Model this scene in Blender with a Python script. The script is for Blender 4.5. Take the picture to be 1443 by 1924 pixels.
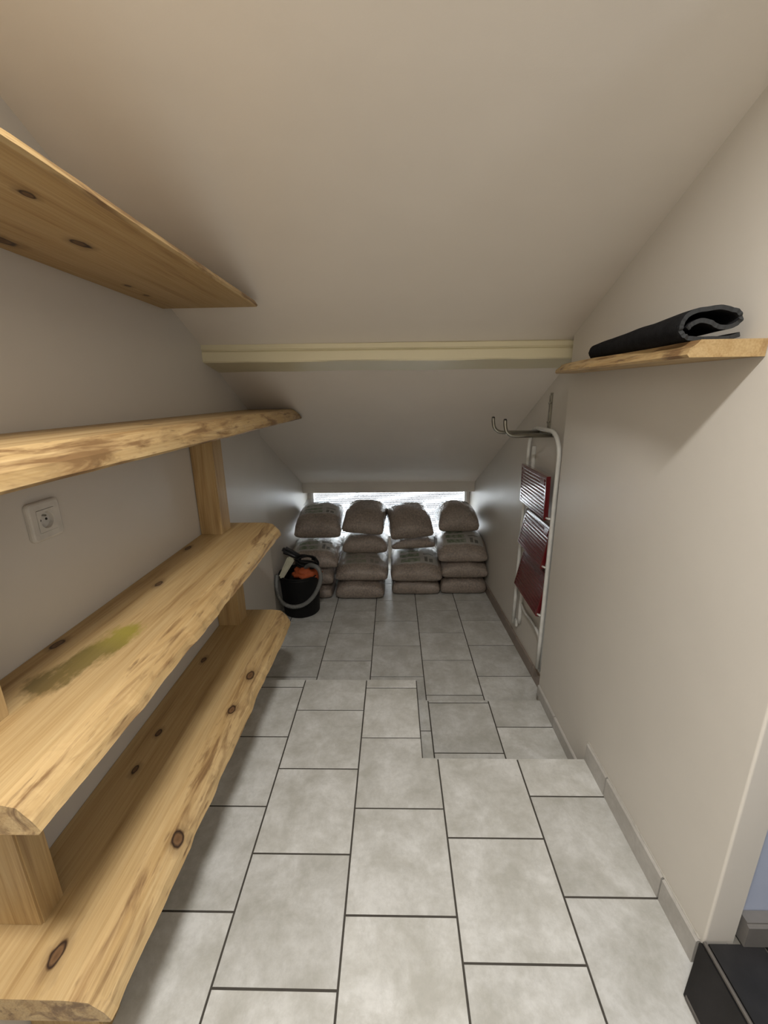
import bpy, bmesh, math, random
from mathutils import Vector, Matrix, noise

for o in list(bpy.data.objects):
    bpy.data.objects.remove(o, do_unlink=True)
scene = bpy.context.scene
C = scene.collection
random.seed(7)

# ------------------------------------------------------------------ camera
F_PX, PITCH, YAW, ROLL, CAM_H = 783.9, 15.61, 1.4516, -0.8464, 1.4826
p_, y_, r_ = map(math.radians, (PITCH, YAW, ROLL))
fw = Vector((-math.sin(y_) * math.cos(p_), math.cos(y_) * math.cos(p_), -math.sin(p_)))
rt0 = Vector((math.cos(y_), math.sin(y_), 0))
up0 = rt0.cross(fw)
rt = math.cos(r_) * rt0 + math.sin(r_) * up0
up = -math.sin(r_) * rt0 + math.cos(r_) * up0
cd = bpy.data.cameras.new('camera')
cd.sensor_fit = 'HORIZONTAL'
cd.sensor_width = 36.0
cd.lens = F_PX / 1443.0 * 36.0
cd.clip_start = 0.02
cam = bpy.data.objects.new('camera', cd)
C.objects.link(cam)
cam.matrix_world = Matrix(((rt.x, up.x, -fw.x, 0), (rt.y, up.y, -fw.y, 0), (rt.z, up.z, -fw.z, CAM_H), (0, 0, 0, 1)))
scene.camera = cam

# ------------------------------------------------------------------ world, lights, exposure
w = bpy.data.worlds.new('daylight')
scene.world = w
w.use_nodes = True
w.node_tree.nodes['Background'].inputs[0].default_value = (0.90, 0.96, 1.0, 1)
w.node_tree.nodes['Background'].inputs[1].default_value = 9.0

def point_light(name, loc, power, col, rad):
    l = bpy.data.lights.new(name, 'POINT')
    l.energy = power
    l.color = col
    l.shadow_soft_size = rad
    o = bpy.data.objects.new(name, l)
    o.location = loc
    C.objects.link(o)
    return o
al = bpy.data.lights.new('ceiling_panel', 'AREA')
al.shape = 'DISK'
al.size = 0.30
al.energy = 62.0
al.color = (1.0, 0.972, 0.925)
ao = bpy.data.objects.new('ceiling_panel', al)
ao.location = (0.0, -0.03, 2.60)
ao.rotation_euler = (math.radians(-24), 0, 0)
C.objects.link(ao)
point_light('hall_fill_light', (1.55, 0.0, 1.9), 5.0, (0.80, 0.88, 1.0), 0.10)  # added fill light for the hall, bluish in place of daylight

vs = scene.view_settings
vs.view_transform = 'Standard'
vs.look = 'None'
vs.exposure = 0.2
vs.gamma = 1.0
vs.use_curve_mapping = False

# ------------------------------------------------------------------ material helpers
class NT:
    def __init__(s, name):
        s.m = bpy.data.materials.new(name)
        s.m.use_nodes = True
        s.t = s.m.node_tree
        s.b = s.t.nodes['Principled BSDF']
        s.out = s.t.nodes['Material Output']
    def n(s, kind, **kw):
        nd = s.t.nodes.new('ShaderNode' + kind)
        for k, v in kw.items():
            setattr(nd, k, v)
        return nd
    def l(s, a, b):
        s.t.links.new(a, b)
    def math(s, op, a, b=None, c=None, clamp=False):
        nd = s.n('Math', operation=op, use_clamp=clamp)
        for i, v in enumerate((a, b, c)):
            if v is None:
                continue
            if isinstance(v, (int, float)):
                nd.inputs[i].default_value = v
            else:
                s.l(v, nd.inputs[i])
        return nd.outputs[0]
    def coord(s, which='Object', scale=(1, 1, 1), rand=False):
        tc = s.n('TexCoord')
        mp = s.n('Mapping')
        mp.inputs['Scale'].default_value = scale
        s.l(tc.outputs[which], mp.inputs['Vector'])
        if rand:
            oi = s.n('ObjectInfo')
            cx = s.n('CombineXYZ')
            s.l(s.math('MULTIPLY', oi.outputs['Random'], 37.0), cx.inputs[0])
            s.l(s.math('MULTIPLY', oi.outputs['Random'], 91.0), cx.inputs[1])
            s.l(cx.outputs[0], mp.inputs['Location'])
        return mp.outputs[0]
    def noise(s, vec, scale, detail=3, rough=0.55, dist=0.0):
        nd = s.n('TexNoise')
        nd.inputs['Scale'].default_value = scale
        nd.inputs['Detail'].default_value = detail
        nd.inputs['Roughness'].default_value = rough
        nd.inputs['Distortion'].default_value = dist
        s.l(vec, nd.inputs['Vector'])
        return nd.outputs['Fac']
    def ramp(s, fac, stops):
        nd = s.n('ValToRGB')
        e = nd.color_ramp.elements
        while len(e) < len(stops):
            e.new(0.5)
        for k, (pos, col) in enumerate(stops):
            e[k].position = pos
            e[k].color = (*col, 1) if len(col) == 3 else col
        s.l(fac, nd.inputs[0])
        return nd.outputs[0]
    def mix(s, fac, a, b, blend='MIX'):
        nd = s.n('Mix', data_type='RGBA', blend_type=blend)
        for i, v in ((0, fac), (6, a), (7, b)):
            if isinstance(v, (int, float)):
                nd.inputs[i].default_value = v
            elif isinstance(v, tuple):
                nd.inputs[i].default_value = (*v, 1)
            else:
                s.l(v, nd.inputs[i])
        return nd.outputs[2]
    def bump(s, h, strength, dist=0.01, prev=None):
        nd = s.n('Bump')
        nd.inputs['Strength'].default_value = strength
        nd.inputs['Distance'].default_value = dist
        s.l(h, nd.inputs['Height'])
        if prev is not None:
            s.l(prev, nd.inputs['Normal'])
        return nd.outputs[0]
    def set(s, **kw):
        for k, v in kw.items():
            k = k.replace('_', ' ')
            if isinstance(v, tuple):
                v = (*v, 1) if len(v) == 3 else v
            if isinstance(v, (int, float, tuple)):
                s.b.inputs[k].default_value = v
            else:
                s.l(v, s.b.inputs[k])
        return s.m

def simple(name, col, rough=0.5, **kw):
    t = NT(name)
    v = t.coord()
    f = t.noise(v, 25, 4)
    c = t.ramp(f, [(0.3, tuple(x * 0.9 for x in col)), (0.7, tuple(min(1, x * 1.07) for x in col))])
    return t.set(Base_Color=c, Roughness=rough, **kw)

def paint(name, col, rough=0.6, bump=0.25, blot=0.05):
    t = NT(name)
    v = t.coord()
    f = t.noise(v, 1.8, 4, 0.6)
    c = t.ramp(f, [(0.3, tuple(x * (1 - blot) for x in col)), (0.7, col)])
    g = t.noise(v, 160, 3, 0.7)
    h = t.noise(v, 9, 2)
    n1 = t.bump(g, bump * 0.6, 0.001)
    n2 = t.bump(h, 0.05, 0.02, n1)
    return t.set(Base_Color=c, Roughness=rough, Normal=n2)

M = {}
M['wall'] = paint('wall_paint', (0.64, 0.605, 0.55), 0.40)
M['ceil'] = paint('ceiling_paint', (0.80, 0.745, 0.675), 0.5, 0.35)
M['beam'] = paint('cream_gloss_paint', (0.72, 0.66, 0.46), 0.33, 0.12, 0.04)
M['hall'] = paint('hall_daylight_tint', (0.42, 0.47, 0.60), 0.6)  # blue cast of the daylight is put into the wall colour
M['hall_base'] = simple('hall_skirting_paint', (0.16, 0.15, 0.14), 0.5)

def mat_tile(name, light, dark, rough=0.34):
    t = NT(name)
    v = t.coord(rand=True)
    a = t.noise(v, 6.5, 8, 0.68, 0.25)
    b = t.noise(v, 38.0, 6, 0.75, 0.2)
    c = t.ramp(a, [(0.36, dark), (0.50, tuple((x + y) / 2 for x, y in zip(light, dark))), (0.62, light)])
    c2 = t.mix(t.math('MULTIPLY', t.math('SUBTRACT', b, 0.42, clamp=True), 1.1, clamp=True), c, tuple(x * 0.72 for x in dark))
    oi = t.n('ObjectInfo')
    br = t.math('MULTIPLY_ADD', oi.outputs['Random'], 0.14, 0.89)
    hs = t.n('HueSaturation')
    t.l(br, hs.inputs['Value'])
    t.l(c2, hs.inputs['Color'])
    r = t.math('MULTIPLY_ADD', b, 0.2, rough - 0.08)
    n1 = t.bump(t.noise(v, 45, 3), 0.10, 0.004)
    return t.set(Base_Color=hs.outputs[0], Roughness=r, Normal=n1)
M['tile'] = mat_tile('floor_tile_glaze', (0.65, 0.652, 0.635), (0.455, 0.45, 0.415))
M['skirt'] = mat_tile('skirting_tile_glaze', (0.52, 0.50, 0.47), (0.42, 0.40, 0.37), 0.4)
M['skirt_far'] = mat_tile('brown_skirting_tile_glaze', (0.30, 0.245, 0.205), (0.23, 0.185, 0.155), 0.4)
M['black_tile'] = mat_tile('black_tile_glaze', (0.020, 0.019, 0.020), (0.010, 0.010, 0.010), 0.42)
M['grout'] = simple('dark_grout', (0.055, 0.049, 0.041), 0.9)
M['grout_pale'] = simple('pale_grout', (0.16, 0.15, 0.13), 0.9)
M['plaster'] = paint('raw_plaster', (0.42, 0.40, 0.36), 0.8)

def mat_wood(name, knots=(), waney=False, stain=None, tone=1.0, ax='y'):
    t = NT(name)
    tc = t.n('TexCoord')
    sx = t.n('SeparateXYZ')
    t.l(tc.outputs['Object'], sx.inputs[0])
    X, Y, Z = sx.outputs
    AX = lambda p, q: (p, q, p) if ax == 'y' else (p, p, q)
    grain_v = t.coord(scale=AX(26, 1.3))
    g1 = t.noise(grain_v, 1.0, 5, 0.6, 0.6)
    ring_v = t.coord(scale=AX(9, 0.55))
    g2 = t.noise(ring_v, 1.0, 3, 0.5, 1.4)
    fine = t.noise(t.coord(scale=AX(240, 6)), 1.0, 2, 0.5)
    T = lambda c: tuple(x * tone * 0.74 for x in c)
    base = t.ramp(g2, [(0.28, T((0.39, 0.235, 0.088))), (0.46, T((0.56, 0.36, 0.145))), (0.62, T((0.66, 0.455, 0.215))), (0.8, T((0.55, 0.355, 0.15)))])
    base = t.mix(0.62, base, t.ramp(g1, [(0.34, T((0.30, 0.165, 0.058))), (0.44, T((0.54, 0.36, 0.155))), (0.65, T((0.66, 0.48, 0.245)))]))
    base = t.mix(0.16, base, t.ramp(fine, [(0.3, (0.25, 0.14, 0.05)), (0.7, (0.8, 0.62, 0.36))]))
    if waney:
        v = t.coord(scale=(22, 3.2, 22))
        blot = t.noise(v, 1.0, 5, 0.62, 0.8)
        base = t.mix(t.ramp(blot, [(0.50, (0, 0, 0)), (0.63, (1, 1, 1))]), base, T((0.27, 0.155, 0.065)))
        v2 = t.coord(scale=(60, 9, 60))
        blot2 = t.noise(v2, 1.0, 3, 0.6)
        base = t.mix(t.ramp(blot2, [(0.62, (0, 0, 0)), (0.72, (0.75, 0.75, 0.75))]), base, T((0.17, 0.09, 0.04)))
    wob = t.noise(t.coord(scale=(30, 18, 30)), 1.0, 2)
    for (kx, ky, kr) in knots:
        dx = t.math('SUBTRACT', X, kx)
        dy = t.math('MULTIPLY', t.math('SUBTRACT', Y, ky), 0.48)
        d = t.math('SQRT', t.math('ADD', t.math('MULTIPLY', dx, dx), t.math('MULTIPLY', dy, dy)))
        d = t.math('MULTIPLY', d, t.math('MULTIPLY_ADD', wob, 1.5, 0.25))
        q = t.math('DIVIDE', d, kr * 0.78)
        core = t.ramp(t.math('MULTIPLY', q, 0.4), [(0.0, (0.10, 0.05, 0.02)), (0.22, (0.15, 0.08, 0.035)), (0.34, (0.022, 0.010, 0.005)), (0.42, (0.07, 0.032, 0.012))])
        msk = t.ramp(t.math('MULTIPLY', q, 0.4), [(0.0, (1, 1, 1)), (0.38, (1, 1, 1)), (0.5, (0.35, 0.35, 0.35)), (0.95, (0, 0, 0))])
        base = t.mix(msk, base, core)
    if stain:
        (ax, ay, bx, by, wd) = stain
        ux, uy = bx - ax, by - ay
        L2 = ux * ux + uy * uy
        px = t.math('SUBTRACT', X, ax)
        py = t.math('SUBTRACT', Y, ay)
        tt = t.math('DIVIDE', t.math('ADD', t.math('MULTIPLY', px, ux), t.math('MULTIPLY', py, uy)), L2, clamp=True)
        ex = t.math('SUBTRACT', px, t.math('MULTIPLY', tt, ux))
        ey = t.math('SUBTRACT', py, t.math('MULTIPLY', tt, uy))
        d = t.math('SQRT', t.math('ADD', t.math('MULTIPLY', ex, ex), t.math('MULTIPLY', ey, ey)))
        nz = t.noise(t.coord(scale=(30, 14, 30)), 1.0, 4, 0.65)
        d = t.math('ADD', d, t.math('MULTIPLY', t.math('SUBTRACT', nz, 0.5), 0.11))
        msk = t.ramp(t.math('DIVIDE', d, wd), [(0.34, (0.88, 0.88, 0.88)), (0.70, (0, 0, 0))])
        base = t.mix(msk, base, t.ramp(tt, [(0.0, (0.115, 0.078, 0.022)), (0.6, (0.15, 0.115, 0.024)), (1.0, (0.26, 0.22, 0.03))]))
    n1 = t.bump(g1, 0.25 if waney else 0.08, 0.01)
    return t.set(Base_Color=base, Roughness=0.52, Normal=n1)

M['wood'] = mat_wood('pine_post', ax='z')
M['waney'] = mat_wood('pine_waney_edge', waney=True, tone=1.06)
M['endgrain'] = mat_wood('pine_end_grain', waney=True, tone=0.72)
M['wood_a'] = mat_wood('pine_upper_board', [(-0.608, 0.803, 0.010), (-0.688, 1.027, 0.015), (-0.835, 1.0, 0.020), (-0.803, 1.387, 0.009), (-0.818, 1.512, 0.008)])
M['wood_b'] = mat_wood('pine_second_board', [(-0.7, 1.2, 0.010)])
M['wood_c'] = mat_wood('pine_third_board', [(-0.791, 1.266, 0.012), (-0.855, 1.606, 0.012), (-0.86, 0.914, 0.011), (-0.588, 0.818, 0.014)], stain=(-0.76, 0.76, -0.715, 0.965, 0.075))
M['wood_d'] = mat_wood('pine_lowest_board', [(-0.595, 1.455, 0.016), (-0.597, 1.259, 0.013), (-0.806, 1.146, 0.010), (-0.80, 1.003, 0.011), (-0.572, 0.808, 0.013), (-0.697, 0.561, 0.015), (-0.83, 1.551, 0.010)])
M['waney_d'] = mat_wood('pine_lowest_waney_edge', [(-0.595, 1.455, 0.016), (-0.597, 1.259, 0.013), (-0.572, 0.808, 0.013)], waney=True, tone=1.06)
M['wood_r'] = mat_wood('pine_small_board', [(0.72, 1.6, 0.012)], tone=0.92)

# ------------------------------------------------------------------ geometry helpers
def link(name, me, mats, parent=None):
    o = bpy.data.objects.new(name, me)
    for m in (mats if isinstance(mats, (list, tuple)) else [mats]):
        if len(me.materials) < len(mats if isinstance(mats, (list, tuple)) else [mats]):
            me.materials.append(m)
    C.objects.link(o)
    if parent is not None:
        o.parent = parent
    return o

def obj(name, bm, mats, parent=None, smooth=False, loc=None):
    bmesh.ops.recalc_face_normals(bm, faces=bm.faces)
    me = bpy.data.meshes.new(name)
    if smooth:
        for f in bm.faces:
            f.smooth = True
    bm.to_mesh(me)
    bm.free()
    o = link(name, me, mats, parent)
    if loc is not None:
        o.location = loc
    return o

def tag(o, label, cat, group=None):
    o['label'] = label
    o['category'] = cat
    if group:
        o['group'] = group
    return o

def thing(name, label, cat, loc=(0, 0, 0), group=None):
    o = bpy.data.objects.new(name, None)
    o.empty_display_size = 0.05
    C.objects.link(o)
    o.location = loc
    return tag(o, label, cat, group)

def struct(o):
    o['kind'] = 'structure'
    return o

def box(bm, x0, x1, y0, y1, z0, z1, mi=0):
    v = [bm.verts.new(q) for q in ((x0, y0, z0), (x1, y0, z0), (x1, y1, z0), (x0, y1, z0), (x0, y0, z1), (x1, y0, z1), (x1, y1, z1), (x0, y1, z1))]
    for q in ((0, 3, 2, 1), (4, 5, 6, 7), (0, 1, 5, 4), (1, 2, 6, 5), (2, 3, 7, 6), (3, 0, 4, 7)):
        f = bm.faces.new([v[i] for i in q])
        f.material_index = mi
    return v

def bbox_obj(name, dims, mats, parent=None, bev=0.003, seg=2):
    bm = bmesh.new()
    box(bm, *dims)
    if bev:
        bmesh.ops.bevel(bm, geom=bm.edges[:], offset=bev, segments=seg, affect='EDGES', profile=0.6)
    return obj(name, bm, mats, parent)

def prism(bm, pts, axis, a0, a1):
    """extrude closed 2D polygon (in the two other axes) along axis"""
    def mk(p, a):
        q = list(p)
        q.insert(axis, a)
        return bm.verts.new(q)
    A = [mk(p, a0) for p in pts]
    B = [mk(p, a1) for p in pts]
    n = len(pts)
    for i in range(n):
        bm.faces.new((A[i], A[(i + 1) % n], B[(i + 1) % n], B[i]))
    bm.faces.new(A[::-1])
    bm.faces.new(B)

def smooth_path(pts, per=8):
    P = [Vector(p) for p in pts]
    out = []
    for i in range(len(P) - 1):
        p0 = P[max(i - 1, 0)]
        p1, p2 = P[i], P[i + 1]
        p3 = P[min(i + 2, len(P) - 1)]
        for k in range(per):
            t = k / per
            out.append(0.5 * ((2 * p1) + (p2 - p0) * t + (2 * p0 - 5 * p1 + 4 * p2 - p3) * t * t + (3 * p1 - p0 - 3 * p2 + p3) * t ** 3))
    out.append(P[-1])
    return out

def tube(bm, pts, rad, seg=10, cap=True, flat=None):
    P = [Vector(p) for p in pts]
    n = len(P)
    t0 = (P[1] - P[0]).normalized()
    ref = Vector((0, 0, 1)) if abs(t0.z) < 0.9 else Vector((0, 1, 0))
    nrm = t0.cross(ref).normalized()
    rings = []
    for i in range(n):
        t = (P[min(i + 1, n - 1)] - P[max(i - 1, 0)]).normalized()
        nrm = (nrm - t * nrm.dot(t)).normalized()
        bn = t.cross(nrm)
        r = rad(i / (n - 1)) if callable(rad) else rad
        rings.append([bm.verts.new(P[i] + (nrm * math.cos(2 * math.pi * k / seg) + bn * math.sin(2 * math.pi * k / seg)) * r) for k in range(seg)])
    for i in range(n - 1):
        for k in range(seg):
            bm.faces.new((rings[i][k], rings[i][(k + 1) % seg], rings[i + 1][(k + 1) % seg], rings[i + 1][k]))
    if cap:
        bm.faces.new(rings[0][::-1])
        bm.faces.new(rings[-1])

def lathe(bm, prof, cx, cy, seg=40, close=False):
    rings = [[bm.verts.new((cx + r * math.cos(2 * math.pi * k / seg), cy + r * math.sin(2 * math.pi * k / seg), z)) for k in range(seg)] for r, z in prof]
    m = len(rings)
    for i in range(m if close else m - 1):
        a, b = rings[i], rings[(i + 1) % m]
        for k in range(seg):
            bm.faces.new((a[k], a[(k + 1) % seg], b[(k + 1) % seg], b[k]))
    return rings

# ------------------------------------------------------------------ structure dimensions
XL, XR = -0.88, 0.80              # left wall, right wall near the camera
Z1, Z2 = -0.14, -0.21             # the two lower floor levels
YB = -2.2                         # wall behind the photographer
def recR(y): return 0.862 - 0.036 * (y - 2.0)       # right wall of the low end narrows slightly
def recL(y): return -0.94 + 0.028 * (y - 2.77)
def ceil_low(y): return 1.60 - 0.524 * (y - 2.22)
def ceil_up(x, y):
    s = 0.482 + (0.426 - 0.482) * (x - XL) / (XR - XL)
    return 1.712 + s * (2.036 - y)

# ------------------------------------------------------------------ floor and tiles
bm = bmesh.new()
G = 0.0018
box(bm, -1.0, 0.1138, YB, 1.926, -0.30, -G)
box(bm, 0.1138, 0.90, YB, 1.421, -0.30, -G)
box(bm, 0.1138, 0.90, 1.421, 1.938, -0.30, Z1 - G)
box(bm, -1.05, 1.0, 1.926, 4.5, -0.32, Z2 - G)
floor = struct(obj('floor', bm, M['grout']))

TILE = 0.333
GAP = 0.0060
tile_cache = {}
def tile_mesh(sx, sy, h=0.011, mat=None, ch=0.0009):
    key = (round(sx, 4), round(sy, 4), h, mat)
    if key in tile_cache:
        return tile_cache[key]
    bm = bmesh.new()
    a, b = sx / 2, sy / 2
    lo = [bm.verts.new(q) for q in ((-a, -b, -h), (a, -b, -h), (a, b, -h), (-a, b, -h))]
    md = [bm.verts.new(q) for q in ((-a, -b, -ch), (a, -b, -ch), (a, b, -ch), (-a, b, -ch))]
    a -= ch; b -= ch
    hi = [bm.verts.new(q) for q in ((-a, -b, 0), (a, -b, 0), (a, b, 0), (-a, b, 0))]
    bm.faces.new(hi)
    bm.faces.new(lo[::-1])
    for A, B in ((lo, md), (md, hi)):
        for i in range(4):
            bm.faces.new((A[i], A[(i + 1) % 4], B[(i + 1) % 4], B[i]))
    bmesh.ops.recalc_face_normals(bm, faces=bm.faces)
    me = bpy.data.meshes.new('tile')
    bm.to_mesh(me)
    bm.free()
    me.materials.append(mat or M['tile'])
    tile_cache[key] = me
    return me

def lay(x0, x1, row0, ylo, yhi, z, mat=None, parent=None, name='tile'):
    k = math.floor((ylo - row0) / TILE)
    y = row0 + k * TILE
    while y < yhi - 0.004:
        a, b = max(y, ylo), min(y + TILE, yhi)
        if b - a > 0.012:
            e0 = 0 if a == ylo else GAP / 2
            e1 = 0 if b == yhi else GAP / 2
            g0 = GAP / 2
            sx, sy = x1 - x0 - GAP, b - a - e0 - e1
            o = bpy.data.objects.new(name, tile_mesh(sx, sy, mat=mat))
            C.objects.link(o)
            o.parent = parent or floor
            o.location = ((x0 + x1) / 2, (a + e0 + b - e1) / 2, z + random.uniform(-0.0004, 0.0004))
            o.rotation_euler = (random.uniform(-.0012, .0012), random.uniform(-.0012, .0012), 0)
        y += TILE
cols = [-0.88, -0.821, -0.488, -0.156, 0.176, 0.509, 0.80]
rows0 = [0.205, 0.205, 0.038, 0.201, 0.097, 0.256]
for i in range(6):
    x0, x1 = cols[i], cols[i + 1]
    if i < 3:
        lay(x0, x1, rows0[i], YB, 1.93, 0)
    elif i == 3:
        lay(x0, x1, rows0[i], YB, 1.1975, 0)
        lay(x0, 0.112, rows0[i], 1.533, 1.93, 0)
        # tile notched around the corner of the step
        a, b, yb0, yb1 = x0 + GAP / 2, x1 - GAP / 2, 1.200 + GAP / 2, 1.533 - GAP / 2
        P2 = [(a, yb0), (b, yb0), (b, 1.425), (0.1096, 1.425), (0.1096, yb1), (a, yb1)]
        lm = bmesh.new()
        prism(lm, P2, 2, -0.011, 0)
        bmesh.ops.translate(lm, verts=lm.verts, vec=(0, -1.37, 0))
        lt = obj('tile', lm, M['tile'], floor)
        lt.location = (0, 1.37, 0)
    else:
        lay(x0, x1, rows0[i], YB, 1.425, 0)
lay(0.114, 0.178, 1.724, 1.427, 1.942, Z1)
lay(0.178, 0.507, 1.590, 1.427, 1.942, Z1)
lay(0.507, 0.798, 1.751, 1.427, 1.942, Z1)
cols2 = [-0.95, -0.823, -0.490, -0.157, 0.177, 0.510, 0.862]
rows2 = [2.06, 2.229, 2.395, 2.236, 2.069, 2.241]
for i in range(6):
    lay(cols2[i], cols2[i + 1], rows2[i], 1.93 if i < 3 else 1.944, 4.25, Z2)

# ------------------------------------------------------------------ walls
def poly_wall(name, pts_xy, z0, z1, mat):
    bm = bmesh.new()
    prism(bm, pts_xy, 2, z0, z1)
    return struct(obj(name, bm, mat))
poly_wall('wall_left', [(XL, YB), (XL, 2.77), (recL(2.77), 2.77), (recL(4.5), 4.5), (-1.15, 4.5), (-1.15, YB)], -0.35, 2.95, M['wall'])
poly_wall('wall_right', [(XR + 0.006 * (1 - math.cos(a * math.pi / 16)), 0.765 + 0.006 * (1 - math.sin(a * math.pi / 16))) for a in range(9)] + [(XR + 0.075, 0.765), (XR + 0.075, 0.80), (1.15, 0.80), (1.15, 4.5), (recR(4.5), 4.5), (recR(2.0), 2.0), (XR, 2.0)], -0.35, 2.95, M['wall'])
poly_wall('wall_right', [(XR, YB), (XR, -0.25), (XR + 0.12, -0.25), (XR + 0.12, YB)], -0.35, 2.95, M['wall'])
bm = bmesh.new()
box(bm, XR, XR + 0.12, -0.25, 0.765, 2.15, 2.95)
struct(obj('wall_right', bm, M['wall']))
bm = bmesh.new()
box(bm, -1.15, 1.0, YB - 0.1, YB, -0.35, 2.95)
struct(obj('wall_back', bm, M['wall']))
# low end wall: apron below the window and the closure outside its sides
bm = bmesh.new()
box(bm, -1.15, 1.15, 4.20, 4.40, -0.35, 0.02)
box(bm, -1.15, -0.862, 4.24, 4.40, 0.02, 1.2)
box(bm, 0.752, 1.15, 4.24, 4.40, 0.02, 1.2)
struct(obj('wall_window', bm, M['wall']))

# ceilings: steep upper slope (slightly twisted), low slope behind the beam, flat part above the camera
bm = bmesh.new()
N = 14
ys = [-0.2 + (2.05 + 0.2) * i / N for i in range(N + 1)]
xs = [-1.0, -0.6, -0.2, 0.2, 0.6, 1.0]
gr = [[bm.verts.new((x, y, ceil_up(x, y))) for x in xs] for y in ys]
gt = [[bm.verts.new((x, y, ceil_up(x, y) + 0.12)) for x in xs] for y in ys]
for i in range(N):
    for j in range(len(xs) - 1):
        bm.faces.new((gr[i][j], gr[i + 1][j], gr[i + 1][j + 1], gr[i][j + 1]))
        bm.faces.new((gt[i][j], gt[i][j + 1], gt[i + 1][j + 1], gt[i + 1][j]))
struct(obj('ceiling', bm, M['ceil']))
bm = bmesh.new()
prism(bm, [(2.10, ceil_low(2.10)), (4.30, ceil_low(4.30)), (4.30, ceil_low(4.30) + 0.15), (2.10, ceil_low(2.10) + 0.15)], 0, -1.05, 1.05)
struct(obj('ceiling', bm, M['ceil']))
bm = bmesh.new()
box(bm, -1.15, 1.0, YB - 0.1, -0.18, 2.70, 2.95)
struct(obj('ceiling', bm, M['ceil']))

# cream purlin across the room (moulded upper edge, sloping underside)
bm = bmesh.new()
nseg = 40
prof = [(2.034, 1.716), (2.026, 1.712), (2.024, 1.693), (2.030, 1.687), (2.034, 1.685), (2.029, 1.680), (2.028, 1.642), (2.033, 1.636), (2.205, 1.604), (2.222, 1.606), (2.25, 1.64), (2.20, 1.74)]
rings = []
for i in range(nseg + 1):
    x = XL - 0.005 + (recR(2.1) + 0.01 - XL) * i / nseg
    ring = []
    for k, (yy, zz) in enumerate(prof):
        d = noise.noise(Vector((x * 5, k * 1.7, 3.0))) * 0.0025 + (0.003 * noise.noise(Vector((x * 3, 9, k // 4))) if k > 6 else 0)
        ring.append(bm.verts.new((x, yy + d * 0.6, zz + d - 0.004 * (x / 0.88))))
    rings.append(ring)
for i in range(nseg):
    for k in range(len(prof)):
        bm.faces.new((rings[i][k], rings[i][(k + 1) % len(prof)], rings[i + 1][(k + 1) % len(prof)], rings[i + 1][k]))
bm.faces.new(rings[0]); bm.faces.new(rings[-1][::-1])
beam = struct(obj('trim_1', bm, M['beam']))
beam['label'] = 'cream painted beam crossing under the sloped ceiling'

# plaster lintel over the window
bm = bmesh.new()
box(bm, recL(4.0) + 0.002, recR(4.0) - 0.002, 4.0, 4.32, 0.562, 0.72)
bmesh.ops.bevel(bm, geom=[e for e in bm.edges if all(v.co.y < 4.1 and v.co.z < 0.6 for v in e.verts)], offset=0.012, segments=3, affect='EDGES')
struct(obj('trim_2', bm, M['wall']))

# ------------------------------------------------------------------ window
def mat_translucent(name, col, tr=0.5):
    t = NT(name)
    t.set(Base_Color=col, Roughness=0.5)
    trn = t.n('BsdfTranslucent')
    trn.inputs[0].default_value = (*col, 1)
    mx = t.n('MixShader')
    mx.inputs[0].default_value = tr
    t.l(t.b.outputs[0], mx.inputs[1])
    t.l(trn.outputs[0], mx.inputs[2])
    t.l(mx.outputs[0], t.out.inputs[0])
    return t.m
M['slat'] = mat_translucent('shaded_blind_slat', (0.20, 0.22, 0.24), 0.5)  # white slats, with their grey shading put into the colour
M['frame'] = simple('white_window_frame', (0.78, 0.78, 0.77), 0.35)
t = NT('window_glass')
M['glass'] = t.set(Base_Color=(0.95, 0.97, 0.97), Roughness=0.02, Transmission_Weight=1.0, IOR=1.05, Alpha=0.25)

bm = bmesh.new()
for d in ((-0.862, 0.752, 4.21, 4.27, 0.02, 0.045), (-0.862, 0.752, 4.21, 4.27, 0.545, 0.57), (-0.862, -0.840, 4.21, 4.27, 0.045, 0.545), (0.728, 0.752, 4.21, 4.27, 0.045, 0.545)):
    box(bm, *d)
win = struct(obj('window_1', bm, M['frame']))
bm = bmesh.new()
box(bm, -0.840, 0.728, 4.238, 4.242, 0.045, 0.545)
obj('pane', bm, M['glass'], win)
bm = bmesh.new()
z = 0.050
while z < 0.552:
    prism(bm, [(4.290, z), (4.298, z + 0.0085), (4.2995, z + 0.0085), (4.2915, z)], 0, -0.842, 0.730)
    z += 0.0165
bl = obj('blind_slats', bm, M['slat'], win)
bl['kind'] = 'stuff'

# ------------------------------------------------------------------ skirting on the right
bb = bmesh.new()
box(bb, XR - 0.004, XR + 0.001, 0.768, 1.424, 0.002, 0.078)
box(bb, XR - 0.004, XR + 0.001, 1.424, 1.992, Z1 + 0.002, Z1 + 0.058)
pts = [(recR(2.0) - 0.004, 2.0), (recR(2.0) + 0.001, 2.0), (recR(4.2) + 0.001, 4.2), (recR(4.2) - 0.004, 4.2)]
prism(bb, pts, 2, Z2 + 0.002, Z2 + 0.076)
base = struct(obj('baseboard_right', bb, M['grout']))

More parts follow.
